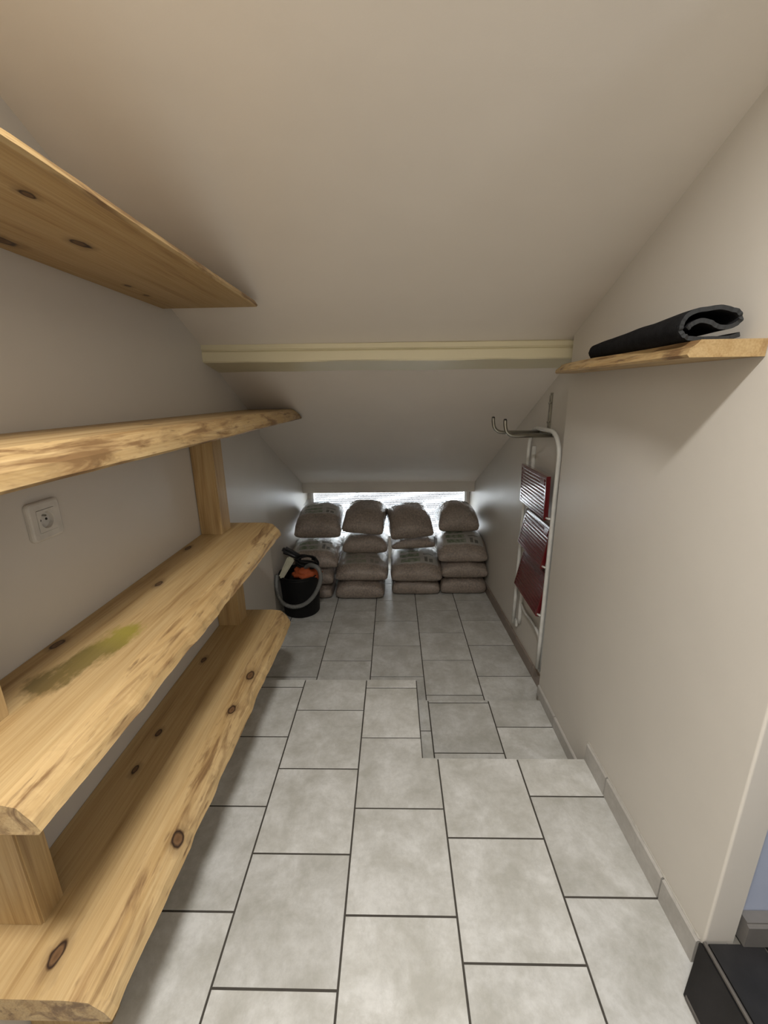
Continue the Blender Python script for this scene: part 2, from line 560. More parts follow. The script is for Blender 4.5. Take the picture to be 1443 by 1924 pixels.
def skirt_piece(y0, y1, z0, h, x_at, mat):
    bm = bmesh.new()
    th = 0.011
    prof = [(0, 0), (-th, 0), (-th, h - 0.004), (-th + 0.004, h), (0, h)]
    n = 5
    rings = []
    for i in range(n + 1):
        y = y0 + 0.003 + (y1 - y0 - 0.006) * i / n
        rings.append([bm.verts.new((x_at(y) + px - 0.0008, y, z0 + pz + (0.0015 * noise.noise(Vector((y * 9, 3, 1))) if pz > 0.03 else 0))) for px, pz in prof])
    for i in range(n):
        for k in range(5):
            bm.faces.new((rings[i][k], rings[i][(k + 1) % 5], rings[i + 1][(k + 1) % 5], rings[i + 1][k]))
    bm.faces.new(rings[0]); bm.faces.new(rings[-1][::-1])
    o = obj('skirting_tile', bm, mat, base)
    return o
for a, b in ((0.770, 0.921), (0.921, 1.260), (1.260, 1.424)):
    skirt_piece(a, b, 0.001, 0.084, lambda y: XR, M['skirt'])
for a, b in ((1.428, 1.751), (1.751, 1.992)):
    skirt_piece(a, b, Z1 + 0.001, 0.063, lambda y: XR, M['skirt'])
y = 2.003
for b in (2.238, 2.572, 2.906, 3.24, 3.573, 3.9, 4.19):
    skirt_piece(y, b, Z2 + 0.001, 0.080, recR, M['skirt_far'])
    y = b
# rough plaster bead left along the top of the skirting
bm = bmesh.new()
pth = [(XR - 0.002, 0.775 + 0.65 * i / 60, 0.0855 + 0.002 * noise.noise(Vector((i * 0.6, 0, 0)))) for i in range(61)]
tube(bm, pth, lambda u: 0.003 + 0.0014 * noise.noise(Vector((u * 40, 5, 0))), 6)
obj('plaster_bead', bm, M['plaster'], base)

# ------------------------------------------------------------------ hall beyond the doorway on the right: black tiled step
bm = bmesh.new()
box(bm, 0.86, 2.4, -1.3, 0.80, -0.2, 0.092)
box(bm, 0.80, 0.86, -0.25, 0.762, -0.2, 0.092)
hf = struct(obj('floor', bm, M['grout_pale']))
def quad_piece(name, P, th, mat, parent):
    bm = bmesh.new()
    P = [Vector(p) for p in P]
    nrm = (P[1] - P[0]).cross(P[3] - P[0]).normalized()
    A = [bm.verts.new(p) for p in P]
    B = [bm.verts.new(p - nrm * th) for p in P]
    bm.faces.new(A); bm.faces.new(B[::-1])
    for i in range(4):
        bm.faces.new((A[i], B[i], B[(i + 1) % 4], A[(i + 1) % 4]))
    return obj(name, bm, mat, parent)
# sloping black riser, grey nosing strip, black treads
quad_piece('riser_tile', [(0.732, -0.24, 0.003), (0.732, 0.706, 0.003), (0.795, 0.762, 0.095), (0.795, -0.24, 0.095)], 0.01, M['black_tile'], hf)
M['nosing'] = simple('grey_nosing_strip', (0.11, 0.10, 0.09), 0.5)
quad_piece('base_strip', [(0.724, -0.24, 0.004), (0.724, 0.70, 0.004), (0.733, 0.708, 0.004), (0.733, -0.24, 0.004)], 0.01, M['nosing'], hf)
bm = bmesh.new()
tube(bm, [(0.799, -0.24, 0.098), (0.799, 0.2, 0.098), (0.799, 0.762, 0.098)], 0.0052, 8)
obj('nosing_strip', bm, M['nosing'], hf)
for x0, x1 in ((0.806, 0.943), (0.951, 1.25), (1.258, 1.56)):
    for y0, y1 in ((-0.24, 0.09), (0.095, 0.425), (0.43, 0.758 if x0 < 0.9 else 0.79)):
        o = bpy.data.objects.new('tile', tile_mesh(x1 - x0, y1 - y0, mat=M['black_tile']))
        C.objects.link(o)
        o.parent = hf
        o.location = ((x0 + x1) / 2, (y0 + y1) / 2, 0.102)
bm = bmesh.new()
box(bm, XR + 0.0755, 2.4, 0.788, 0.798, 0.09, 2.5)
struct(obj('wall_hall', bm, M['hall']))
bm = bmesh.new()
box(bm, 2.4, 2.5, -1.3, 0.9, -0.1, 2.6)
box(bm, 0.92, 2.5, -1.4, -1.3, -0.1, 2.6)
struct(obj('wall_hall', bm, M['hall']))
bm = bmesh.new()
box(bm, 0.92, 2.5, -1.4, 0.9, 2.5, 2.6)
struct(obj('ceiling', bm, M['ceil']))
bm = bmesh.new()
box(bm, 0.890, 2.4, 0.752, 0.787, 0.1025, 0.178)
bmesh.ops.bevel(bm, geom=[e for e in bm.edges if all(v.co.y < 0.77 and v.co.z > 0.15 for v in e.verts)], offset=0.008, segments=3, affect='EDGES')
struct(obj('baseboard_hall', bm, M['hall_base']))

# ------------------------------------------------------------------ pine boards
def board(name, x_wall, sgn, y0, y1, zt, th, flat_w, out_top, out_bot, mats, parent, seed, y_end=None, taper=None, rough=1.0, zslope=0.0):
    """waney-edged plank: x_wall wall side, sgn +1 grows to +x; out_* = x of the front arris"""
    bm = bmesh.new()
    n = 90
    zb = zt - th
    rings = []
    for i in range(n + 1):
        u = i / n
        yb = y0 + (y1 - y0) * u
        s = Vector((yb * 3.1, seed, 0))
        w1 = noise.noise(s) * 0.010 * rough
        w2 = noise.noise(Vector((yb * 11, seed + 5, 0))) * 0.0045 * rough
        w3 = noise.noise(Vector((yb * 30, seed + 9, 0))) * 0.0022 * rough
        tp = taper(u) if taper else 0.0
        a = out_top + sgn * (w1 + w2 + tp)
        b = out_bot + sgn * (w1 * 0.6 + w2 + w3 + tp)
        mid = (a * 0.45 + b * 0.55) + sgn * (0.006 + w3)
        fl = a - sgn * (flat_w + 0.6 * w1 + 0.006 * noise.noise(Vector((yb * 5, seed + 2, 0))))
        pr = [(x_wall, zt), (fl, zt), (a, zt - 0.006 - 0.003 * abs(noise.noise(Vector((yb * 8, seed + 3, 0))))), (mid, zt - th * 0.52), (b, zb + 0.006), (b - sgn * 0.005, zb), (x_wall, zb)]
        ring = []
        for k, (x, z) in enumerate(pr):
            ye = yb
            if y_end is not None and i == n:
                ye = min(y_end(x, z), y1 + 0.2)
            elif y_end is not None:
                ye = min(yb, y_end(x, z) - 0.0006 * (n - i))
            if i in (0,):
                ye += 0.004 * noise.noise(Vector((x * 40, z * 40, seed)))
            ring.append(bm.verts.new((x, ye, z + zslope * (yb - y0))))
        rings.append(ring)
    m = len(rings[0])
    for i in range(n):
        for k in range(m):
            f = bm.faces.new((rings[i][k], rings[i][(k + 1) % m], rings[i + 1][(k + 1) % m], rings[i + 1][k]))
            f.material_index = 1 if k in (1, 2, 3, 4) else 0
    f = bm.faces.new(rings[0]); f.material_index = 2
    f = bm.faces.new(rings[-1][::-1]); f.material_index = 2
    return obj(name, bm, mats, parent)

eps = 0.0015
# upper board, fixed to the left wall and cut against the ceiling
top_board = board('wall_shelf', XL + eps, 1, 0.25, 1.735, 1.858, 0.044, 0.010, -0.548, -0.512, [M['wood_a'], M['waney'], M['endgrain']], None, 1.0,
                  y_end=lambda x, z: min(1.728, 2.036 - (z + 0.006 - 1.712) / 0.478), rough=0.45)
tag(top_board, 'topmost pine board on the left wall, its knotty underside showing', 'shelf')

unit = thing('shelving_unit', 'waney-edged pine shelving with three boards and square posts on the left wall', 'shelving', (XL, 1.2, 0))
def part_board(*a, **k):
    o = board(*a, **k)
    o.parent = unit
    o.matrix_parent_inverse = Matrix.Translation((-XL, -1.2, 0))
    return o
def cutB(x, z): return 2.22 + (1.60 - z - 0.006) / 0.524 - 0.02 * max(0, (x + 0.62) / 0.06)
part_board('shelf_board', XL + eps, 1, 0.36, 2.72, 1.412, 0.062, 0.012, -0.598, -0.572, [M['wood_b'], M['waney'], M['endgrain']], None, 2.0, y_end=cutB, rough=0.8)
def tapC(u): return -0.022 * max(0, (u - 0.975) / 0.025)
part_board('shelf_board', XL + eps, 1, 0.482, 1.962, 0.885, 0.058, 0.035, -0.582, -0.552, [M['wood_c'], M['waney'], M['endgrain']], None, 3.0, taper=tapC)
part_board('shelf_board', XL + eps, 1, 0.497, 1.992, 0.390, 0.062, 0.045, -0.585, -0.549, [M['wood_d'], M['waney_d'], M['endgrain']], None, 4.0, taper=tapC)
def post(x1, y0, y1, z0, z1, nm='post'):
    bm = bmesh.new()
    box(bm, XL + eps, x1, y0, y1, z0, z1)
    bmesh.ops.bevel(bm, geom=[e for e in bm.edges if abs(e.verts[0].co.z - e.verts[1].co.z) > 0.1], offset=0.004, segments=2, affect='EDGES')
    o = obj(nm, bm, M['wood'], unit)
    o.matrix_parent_inverse = Matrix.Translation((-XL, -1.2, 0))
    return o
post(-0.780, 1.780, 1.885, 0.8855, 1.3495)
post(-0.772, 1.832, 1.935, 0.3905, 0.8265)
post(-0.765, 0.612, 0.672, 0.3905, 0.8265)
post(-0.765, 0.615, 0.675, 0.8855, 1.3495)
post(-0.705, 1.640, 1.700, 0.0, 0.3275, 'leg')
post(-0.705, 0.612, 0.672, 0.0, 0.3275, 'leg')

# small board on the right wall with the rolled mat
def tapR(u): return -0.05 * max(0, 1 - u / 0.06) * 0 + 0.075 * u ** 1.5 + 0.012 * math.sin(u * 7)
rb = board('wall_shelf', XR - eps, -1, 0.970, 1.955, 1.588, 0.036, 0.004, 0.652, 0.632, [M['wood_r'], M['waney'], M['wood_r']], None, 6.0, rough=0.9, taper=lambda u: -tapR(u), zslope=0.012)
tag(rb, 'short pine board on the right wall under a rolled dark mat', 'shelf')

def mat_felt():
    t = NT('charcoal_felt')
    v = t.coord()
    f = t.noise(v, 40, 5, 0.7)
    c = t.ramp(f, [(0.3, (0.006, 0.006, 0.0065)), (0.7, (0.015, 0.015, 0.0165))])
    n1 = t.bump(t.noise(v, 220, 3), 0.6, 0.004)
    return t.set(Base_Color=c, Roughness=0.95, Normal=n1, Specular_IOR_Level=0.1)
M['felt'] = mat_felt()
M['felt_edge'] = simple('grey_felt_cut_edge', (0.030, 0.032, 0.034), 0.95)

def rolled_mat():
    bm = bmesh.new()
    # centre line of the folded sheet, seen from the end: (x, z) relative to the shelf top
    key = [(0.765, 0.012), (0.74, 0.005), (0.70, 0.0045), (0.665, 0.0045), (0.643, 0.010), (0.632, 0.026), (0.636, 0.044), (0.652, 0.058), (0.682, 0.066), (0.715, 0.0665), (0.745, 0.060), (0.760, 0.047), (0.756, 0.034), (0.738, 0.027), (0.715, 0.030), (0.692, 0.038), (0.672, 0.041), (0.655, 0.034), (0.646, 0.026)]
    cl = smooth_path([(x, 0, z) for x, z in key], 6)
    T = 0.0047
    n = 44
    rows = []
    for i in range(n + 1):
        u = i / n
        y = 1.005 + 0.60 * u
        zt = 1.5885 + 0.012 * (y - 0.97)
        sh = 1.0 - 0.26 * u ** 1.2
        drift = 0.052 * u
        ring_o, ring_i = [], []
        for k, p in enumerate(cl):
            a = cl[max(k - 1, 0)]
            b = cl[min(k + 1, len(cl) - 1)]
            d = (b - a).normalized()
            nn = Vector((-d.z, 0, d.x))
            wob = 0.0028 * noise.noise(Vector((p.x * 30, y * 9, p.z * 30)))
            cx = 0.70
            fx = cx + (p.x - cx) * (0.97 - 0.35 * u) + drift * 0.9
            for ring, s in ((ring_o, 1), (ring_i, -1)):
                ox = fx + nn.x * T * s
                oz = max(0.0, (p.z * sh + nn.z * T * s) + (wob if p.z > 0.012 else 0))
                ring.append(bm.verts.new((ox, y + 0.006 * noise.noise(Vector((k * 0.4, u * 3, 2))) * (1 if i in (0, n) else 0), zt + oz)))
        rows.append((ring_o, ring_i))
    m = len(cl)
    for i in range(n):
        for s in (0, 1):
            for k in range(m - 1):
                bm.faces.new((rows[i][s][k], rows[i][s][k + 1], rows[i + 1][s][k + 1], rows[i + 1][s][k]))
        for k in (0, m - 1):
            bm.faces.new((rows[i][0][k], rows[i][1][k], rows[i + 1][1][k], rows[i + 1][0][k]))
    for i in (0, n):
        for k in range(m - 1):
            f = bm.faces.new((rows[i][0][k], rows[i][0][k + 1], rows[i][1][k + 1], rows[i][1][k]))
            f.material_index = 1
    return obj('rolled_mat', bm, [M['felt'], M['felt_edge']], None, smooth=False)
rm = rolled_mat()
for f in rm.data.polygons:
    f.use_smooth = f.material_index == 0
tag(rm, 'folded charcoal felt mat rolled up on the right wall board', 'mat')

# ------------------------------------------------------------------ power socket on the left wall
M['sock'] = simple('white_socket_plastic', (0.62, 0.60, 0.56), 0.22)
M['dark'] = simple('socket_hole_black', (0.01, 0.01, 0.01), 0.6)
M['pin'] = simple('socket_pin_metal', (0.5, 0.5, 0.48), 0.3, Metallic=1.0)
sk = thing('power_socket', 'square white earthed power socket on the left wall between pine boards', 'socket', (XL, 0.982, 1.195))
bm = bmesh.new()
s = 0.049
def rr(h, r, n=6):
    pts = []
    for cx, cz, a0 in ((h - r, h - r, 0), (-h + r, h - r, 90), (-h + r, -h + r, 180), (h - r, -h + r, 270)):
        for k in range(n + 1):
            a = math.radians(a0 + 90 * k / n)
            pts.append((cx + r * math.cos(a), cz + r * math.sin(a)))
    return pts
lv = [(0.0005, s, 0.012), (0.007, s, 0.012), (0.0105, s - 0.002, 0.011), (0.012, s - 0.006, 0.008)]
rings = [[bm.verts.new((x, py, pz)) for py, pz in rr(h, r)] for x, h, r in lv]
cn = len(rings[0])
for a, b in zip(rings[:-1], rings[1:]):
    for k in range(cn):
        bm.faces.new((a[k], a[(k + 1) % cn], b[(k + 1) % cn], b[k]))
inner = [bm.verts.new((0.012, py, pz)) for py, pz in rr(0.0285, 0.003)]
inner2 = [bm.verts.new((0.008, py, pz)) for py, pz in rr(0.0285, 0.003)]
for a, b in ((rings[-1], inner), (inner, inner2)):
    for k in range(cn):
        bm.faces.new((a[k], a[(k + 1) % cn], b[(k + 1) % cn], b[k]))
obj('cover_plate', bm, M['sock'], sk)
bm = bmesh.new()
cn = 48
def sq_ring(h, x):
    out = []
    for k in range(cn):
        a = 2 * math.pi * k / cn
        f = h / max(abs(math.cos(a)), abs(math.sin(a)))
        out.append(bm.verts.new((x, f * math.cos(a), f * math.sin(a))))
    return out
def circ(r, x):
    return [bm.verts.new((x, r * math.cos(2 * math.pi * k / cn), r * math.sin(2 * math.pi * k / cn))) for k in range(cn)]
back, outer = sq_ring(0.0276, 0.004), sq_ring(0.0276, 0.0128)
c1, c2, c3 = circ(0.0212, 0.0128), circ(0.0204, 0.0115), circ(0.0198, 0.0012)
for a, b in ((back, outer), (outer, c1), (c1, c2), (c2, c3)):
    for k in range(cn):
        bm.faces.new((a[k], a[(k + 1) % cn], b[(k + 1) % cn], b[k]))
bm.faces.new(c3)
ins = obj('socket_insert', bm, M['sock'], sk)
for py, pz in ((-0.0095, 0.0), (0.0095, 0.0)):
    bm = bmesh.new()
    fr = [bm.verts.new((0.0022, py + 0.0032 * math.cos(a * math.pi / 6), pz + 0.0032 * math.sin(a * math.pi / 6))) for a in range(12)]
    bk_ = [bm.verts.new((0.0010, py + 0.0032 * math.cos(a * math.pi / 6), pz + 0.0032 * math.sin(a * math.pi / 6))) for a in range(12)]
    bm.faces.new(fr); bm.faces.new(bk_[::-1])
    for k in range(12):
        bm.faces.new((fr[k], fr[(k + 1) % 12], bk_[(k + 1) % 12], bk_[k]))
    obj('contact_hole', bm, M['dark'], sk)
bm = bmesh.new()
tube(bm, [(0.0013, 0, 0.0115), (0.006, 0, 0.0115), (0.010, 0, 0.0115), (0.012, 0, 0.0115)], lambda u: 0.0026 if u < 0.7 else 0.0017, 10)
obj('earth_pin', bm, M['pin'], sk)

# ------------------------------------------------------------------ wall hook and step ladder on the right
M['steel'] = simple('galvanised_steel', (0.34, 0.33, 0.29), 0.30, Metallic=1.0)
M['white_metal'] = simple('white_enamelled_tube', (0.66, 0.66, 0.63), 0.25)
M['cap'] = simple('black_end_cap', (0.012, 0.012, 0.012), 0.5)
M['red'] = NT('dark_red_enamel').set(Base_Color=(0.10, 0.005, 0.008), Roughness=0.20, Coat_Weight=1.0, Coat_Roughness=0.12)
hk = thing('wall_hook', 'double steel J hook on the right wall above the red ladder', 'hook', (0.85, 2.34, 1.28))
hkT = Matrix.Translation((-0.85, -2.34, -1.28))
def P(name, bm, mat, par, T, smooth=True):
    o = obj(name, bm, mat, par, smooth)
    o.matrix_parent_inverse = T
    return o
for yy, zz, xt in ((2.25, 1.266, 0.588), (2.45, 1.268, 0.572)):
    bm = bmesh.new()
    path = [(0.846, yy, zz)] + smooth_path([(xt + 0.09, yy, zz), (xt + 0.055, yy, zz), (xt + 0.028, yy, zz + 0.007), (xt + 0.008, yy, zz + 0.026), (xt, yy, zz + 0.055), (xt - 0.002, yy, zz + 0.082)], 5)
    tube(bm, path, 0.0100, 12)
    P('hook_arm', bm, M['steel'], hk, hkT)
    bm = bmesh.new()
    tube(bm, [(xt - 0.002, yy, zz + 0.0825), (xt - 0.002, yy, zz + 0.086), (xt - 0.002, yy, zz + 0.089)], lambda u: 0.0092 - 0.003 * u, 12)
    P('end_cap', bm, M['cap'], hk, hkT)
bm = bmesh.new()
box(bm, recR(2.3) - 0.0048, recR(2.3) - 0.0008, 2.320, 2.352, 1.270, 1.484)
bmesh.ops.bevel(bm, geom=bm.edges[:], offset=0.0012, segments=1, affect='EDGES')
box(bm, recR(2.3) - 0.012, recR(2.3) - 0.005, 2.330, 2.342, 1.272, 1.470)
P('back_plate', bm, M['steel'], hk, hkT, False)
bm = bmesh.new()
tube(bm, [(0.840, 2.235, 1.267), (0.840, 2.35, 1.268), (0.840, 2.465, 1.268)], 0.0075, 10)
P('crossbar', bm, M['steel'], hk, hkT)
for zz in (1.33, 1.43):
    bm = bmesh.new()
    tube(bm, [(recR(2.3) - 0.005, 2.336, zz), (recR(2.3) - 0.013, 2.336, zz), (recR(2.3) - 0.016, 2.336, zz)], lambda u: 0.008 - 0.003 * u, 8)
    P('screw_head', bm, M['steel'], hk, hkT)

ld = thing('step_ladder', 'folded white tube step ladder with three dark red ribbed steps', 'ladder', (0.82, 2.3, -0.04))
ldT = Matrix.Translation((-0.82, -2.3, 0.04))
def u_path(x_top, x_bot, ya, yb, zt, zb, r, dy=0.0, n=8):
    pts = []
    zs = zt - r
    for k in range(7):
        f = k / 6
        pts.append((x_bot + (x_top - x_bot) * f, ya - dy * (1 - f), zb + (zs - zb) * f))
    for k in range(1, n + 1):
        a = math.pi - (math.pi / 2) * k / n
        pts.append((x_top, ya + r + r * math.cos(a), zs + r * math.sin(a)))
    for k in range(n + 1):
        a = math.pi / 2 - (math.pi / 2) * k / n
        pts.append((x_top, yb - r + r * math.cos(a), zs + r * math.sin(a)))
    for k in range(1, 7):
        f = k / 6
        pts.append((x_top + (x_bot - x_top) * f, yb + dy * f, zs + (zb - zs) * f))
    return pts
bm = bmesh.new()
tube(bm, u_path(0.815, 0.805, 2.072, 2.545, 1.293, -0.02, 0.13, 0.012), 0.0115, 12)
P('front_frame', bm, M['white_metal'], ld, ldT)
bm = bmesh.new()
tube(bm, [(0.834, 2.508, 1.18), (0.834, 2.51, 0.7), (0.832, 2.515, 0.05), (0.832, 2.516, 0.0)], 0.0125, 12)
tube(bm, [(0.834, 2.100, 1.02), (0.834, 2.098, 0.7), (0.832, 2.092, 0.05), (0.832, 2.090, -0.06)], 0.0105, 12)
P('rear_frame', bm, M['white_metal'], ld, ldT)
bm = bmesh.new()
tube(bm, smooth_path([(0.834, 2.512, 0.15), (0.836, 2.43, 0.125), (0.838, 2.30, 0.135), (0.836, 2.17, 0.125), (0.834, 2.095, 0.07)], 6), 0.0085, 10)
P('brace_bar', bm, M['white_metal'], ld, ldT)
bm = bmesh.new()
box(bm, 0.812, 0.826, 2.522, 2.568, -0.035, 0.012)
bmesh.ops.bevel(bm, geom=bm.edges[:], offset=0.004, segments=2, affect='EDGES')
P('foot', bm, M['white_metal'], ld, ldT, False)
bm = bmesh.new()
box(bm, 0.815, 0.838, 2.49, 2.55, 1.00, 1.035)
bmesh.ops.bevel(bm, geom=bm.edges[:], offset=0.004, segments=2, affect='EDGES')
P('hinge_plate', bm, M['white_metal'], ld, ldT, False)

def step(z0, z1, xt, xb, y0, y1):
    """ribbed tread tray: outer face towards -x, tilted from xb at the bottom to xt at the top"""
    H = math.hypot(z1 - z0, xt - xb)
    Wd = y1 - y0
    bm = bmesh.new()
    n_r = 11
    brd = 0.012
    prof = [(0.0, 0.022), (0.0, 0.003), (0.003, 0.0), (brd, 0.0)]
    hh = (H - 2 * brd) / n_r
    for k in range(n_r):
        a = brd + k * hh
        prof += [(a + hh * 0.10, 0.0030), (a + hh * 0.42, 0.0034), (a + hh * 0.58, 0.0002), (a + hh * 0.92, 0.0)]
    prof += [(H - brd, 0.0), (H - 0.003, 0.0), (H, 0.003), (H, 0.022)]
    ysr = [0.0, 0.003, 0.014, 0.022, Wd - 0.022, Wd - 0.014, Wd - 0.003, Wd]
    rows = []
    for j, yy in enumerate(ysr):
        row = []
        for (t, d) in prof:
            dd = d
            if j in (0, 7):
                dd = max(d, 0.003)
            elif j in (1, 2, 5, 6) and brd < t < H - brd:
                dd = 0.0
            row.append(bm.verts.new((dd, yy, t)))
        rows.append(row)
    for j in range(7):
        for k in range(len(prof) - 1):
            bm.faces.new((rows[j][k], rows[j][k + 1], rows[j + 1][k + 1], rows[j + 1][k]))
    for j in (0, 7):
        e = [bm.verts.new((0.022, ysr[j], t)) for (t, d) in prof]
        for k in range(len(prof) - 1):
            bm.faces.new((rows[j][k], rows[j][k + 1], e[k + 1], e[k]))
    b4 = [bm.verts.new((0.0225, yy, t)) for yy, t in ((0.001, 0.001), (Wd - 0.001, 0.001), (Wd - 0.001, H - 0.001), (0.001, H - 0.001))]
    bm.faces.new(b4)
    ang = math.atan2(xt - xb, z1 - z0)
    bmesh.ops.transform(bm, matrix=Matrix.Translation((xb, y0, z0)) @ Matrix.Rotation(ang, 4, 'Y'), verts=bm.verts)
    o = P('step', bm, M['red'], ld, ldT, False)
    # small pressed badge in the corner of the tread
    b2 = bmesh.new()
    box(b2, -0.0012, 0.001, 0.028, 0.085, H - 0.052, H - 0.018)
    bmesh.ops.transform(b2, matrix=Matrix.Translation((xb, y0, z0)) @ Matrix.Rotation(ang, 4, 'Y'), verts=b2.verts)
    P('badge', b2, M['red'], o, Matrix.Identity(4), False)
    for yy in ((y0 + 0.001, 2.072), (y1 - 0.001, 2.545)):
        b3 = bmesh.new()
        tube(b3, [(xb + 0.012, yy[0], z0 + 0.012), (xb + 0.018, (yy[0] + yy[1]) / 2, z0 + 0.012), (0.808, yy[1], z0 + 0.012)], 0.0055, 8)
        P('pivot_pin', b3, M['white_metal'], ld, ldT)
step(0.845, 1.075, 0.772, 0.776, 2.095, 2.520)
step(0.575, 0.800, 0.822, 0.780, 2.095, 2.520)
step(0.290, 0.530, 0.826, 0.778, 2.095, 2.520)

# ------------------------------------------------------------------ pellet sacks
def mat_sack():
    t = NT('pellets_in_clear_plastic')
    uv = t.n('UVMap')
    sx = t.n('SeparateXYZ')
    t.l(uv.outputs[0], sx.inputs[0])
    U, V, S = sx.outputs
    v = t.coord(rand=True)
    pel = t.noise(v, 70, 3, 0.7)
    big = t.noise(v, 6, 3, 0.6)
    base = t.ramp(pel, [(0.30, (0.09, 0.060, 0.042)), (0.5, (0.20, 0.143, 0.105)), (0.72, (0.34, 0.26, 0.195))])
    base = t.mix(t.ramp(big, [(0.4, (0, 0, 0)), (0.7, (0.4, 0.4, 0.4))]), base, (0.33, 0.27, 0.22))
    base = t.mix(0.20, base, (0.34, 0.335, 0.33))  # grey veil: sheen and haze of the plastic mixed into the colour
    def band(x, a, b):
        return t.math('MULTIPLY', t.math('GREATER_THAN', x, a), t.math('LESS_THAN', x, b))
    def rect(u0, u1, v0, v1):
        return t.math('MULTIPLY', band(U, u0, u1), band(V, v0, v1))
    wv = t.n('Attribute')
    wv.attribute_name = 'print'
    pr = wv.outputs['Fac']
    lab = t.math('MULTIPLY', rect(0.10, 0.92, 0.34, 0.80), pr)
    base = t.mix(t.math('MULTIPLY', lab, 0.62), base, (0.36, 0.37, 0.34))
    green = t.math('MULTIPLY', t.math('ADD', rect(0.20, 0.58, 0.365, 0.425), rect(0.18, 0.56, 0.455, 0.52), clamp=True), pr)
    green = t.math('ADD', green, t.math('MULTIPLY', rect(0.2, 0.55, 0.56, 0.62), pr), clamp=True)
    mm = t.noise(v, 30, 2)
    base = t.mix(t.math('MULTIPLY', green, t.ramp(mm, [(0.4, (0.35, 0.35, 0.35)), (0.6, (0.9, 0.9, 0.9))])), base, (0.085, 0.125, 0.07))
    marks = t.math('MULTIPLY', t.math('ADD', rect(0.66, 0.72, 0.37, 0.45), t.math('ADD', rect(0.75, 0.82, 0.37, 0.42), rect(0.64, 0.84, 0.49, 0.515)), clamp=True), pr)
    base = t.mix(t.math('MULTIPLY', marks, 0.8), base, (0.05, 0.05, 0.045))
    wr = t.noise(t.coord(scale=(1.0, 0.6, 1.0), rand=True), 17, 5, 0.66, 1.6)
    n1 = t.bump(pel, 0.30, 0.006)
    wr2 = t.noise(v, 60, 3, 0.6, 0.8)
    n2 = t.bump(wr2, 0.6, 0.005, t.bump(wr, 1.0, 0.014))
    t.set(Base_Color=base, Roughness=0.55, Normal=n1, Coat_Weight=1.0, Coat_Roughness=0.07, Coat_IOR=1.6)
    t.l(n2, t.b.inputs['Coat Normal'])
    return t.m
M['sack'] = mat_sack()
def mat_film():
    t = NT('clear_plastic_film')
    tr = t.n('BsdfTransparent')
    tr.inputs[0].default_value = (0.93, 0.95, 0.97, 1)
    gl = t.n('BsdfGlossy')
    gl.inputs['Roughness'].default_value = 0.15
    gl.inputs[0].default_value = (0.9, 0.92, 0.95, 1)
    df = t.n('BsdfTranslucent')
    df.inputs[0].default_value = (0.75, 0.77, 0.80, 1)
    n1 = t.bump(t.noise(t.coord(scale=(1, 1, 2.5)), 40, 4, 0.6, 1.0), 0.8, 0.01)
    t.l(n1, gl.inputs['Normal'])
    m1, m2 = t.n('MixShader'), t.n('MixShader')
    m1.inputs[0].default_value = 0.25
    m2.inputs[0].default_value = 0.22
    t.l(tr.outputs[0], m1.inputs[1]); t.l(df.outputs[0], m1.inputs[2])
    t.l(m1.outputs[0], m2.inputs[1]); t.l(gl.outputs[0], m2.inputs[2])
    t.l(m2.outputs[0], t.out.inputs[0])
    return t.m
M['film'] = mat_film()
M['slot'] = simple('black_print_mark', (0.015, 0.013, 0.012), 0.4)

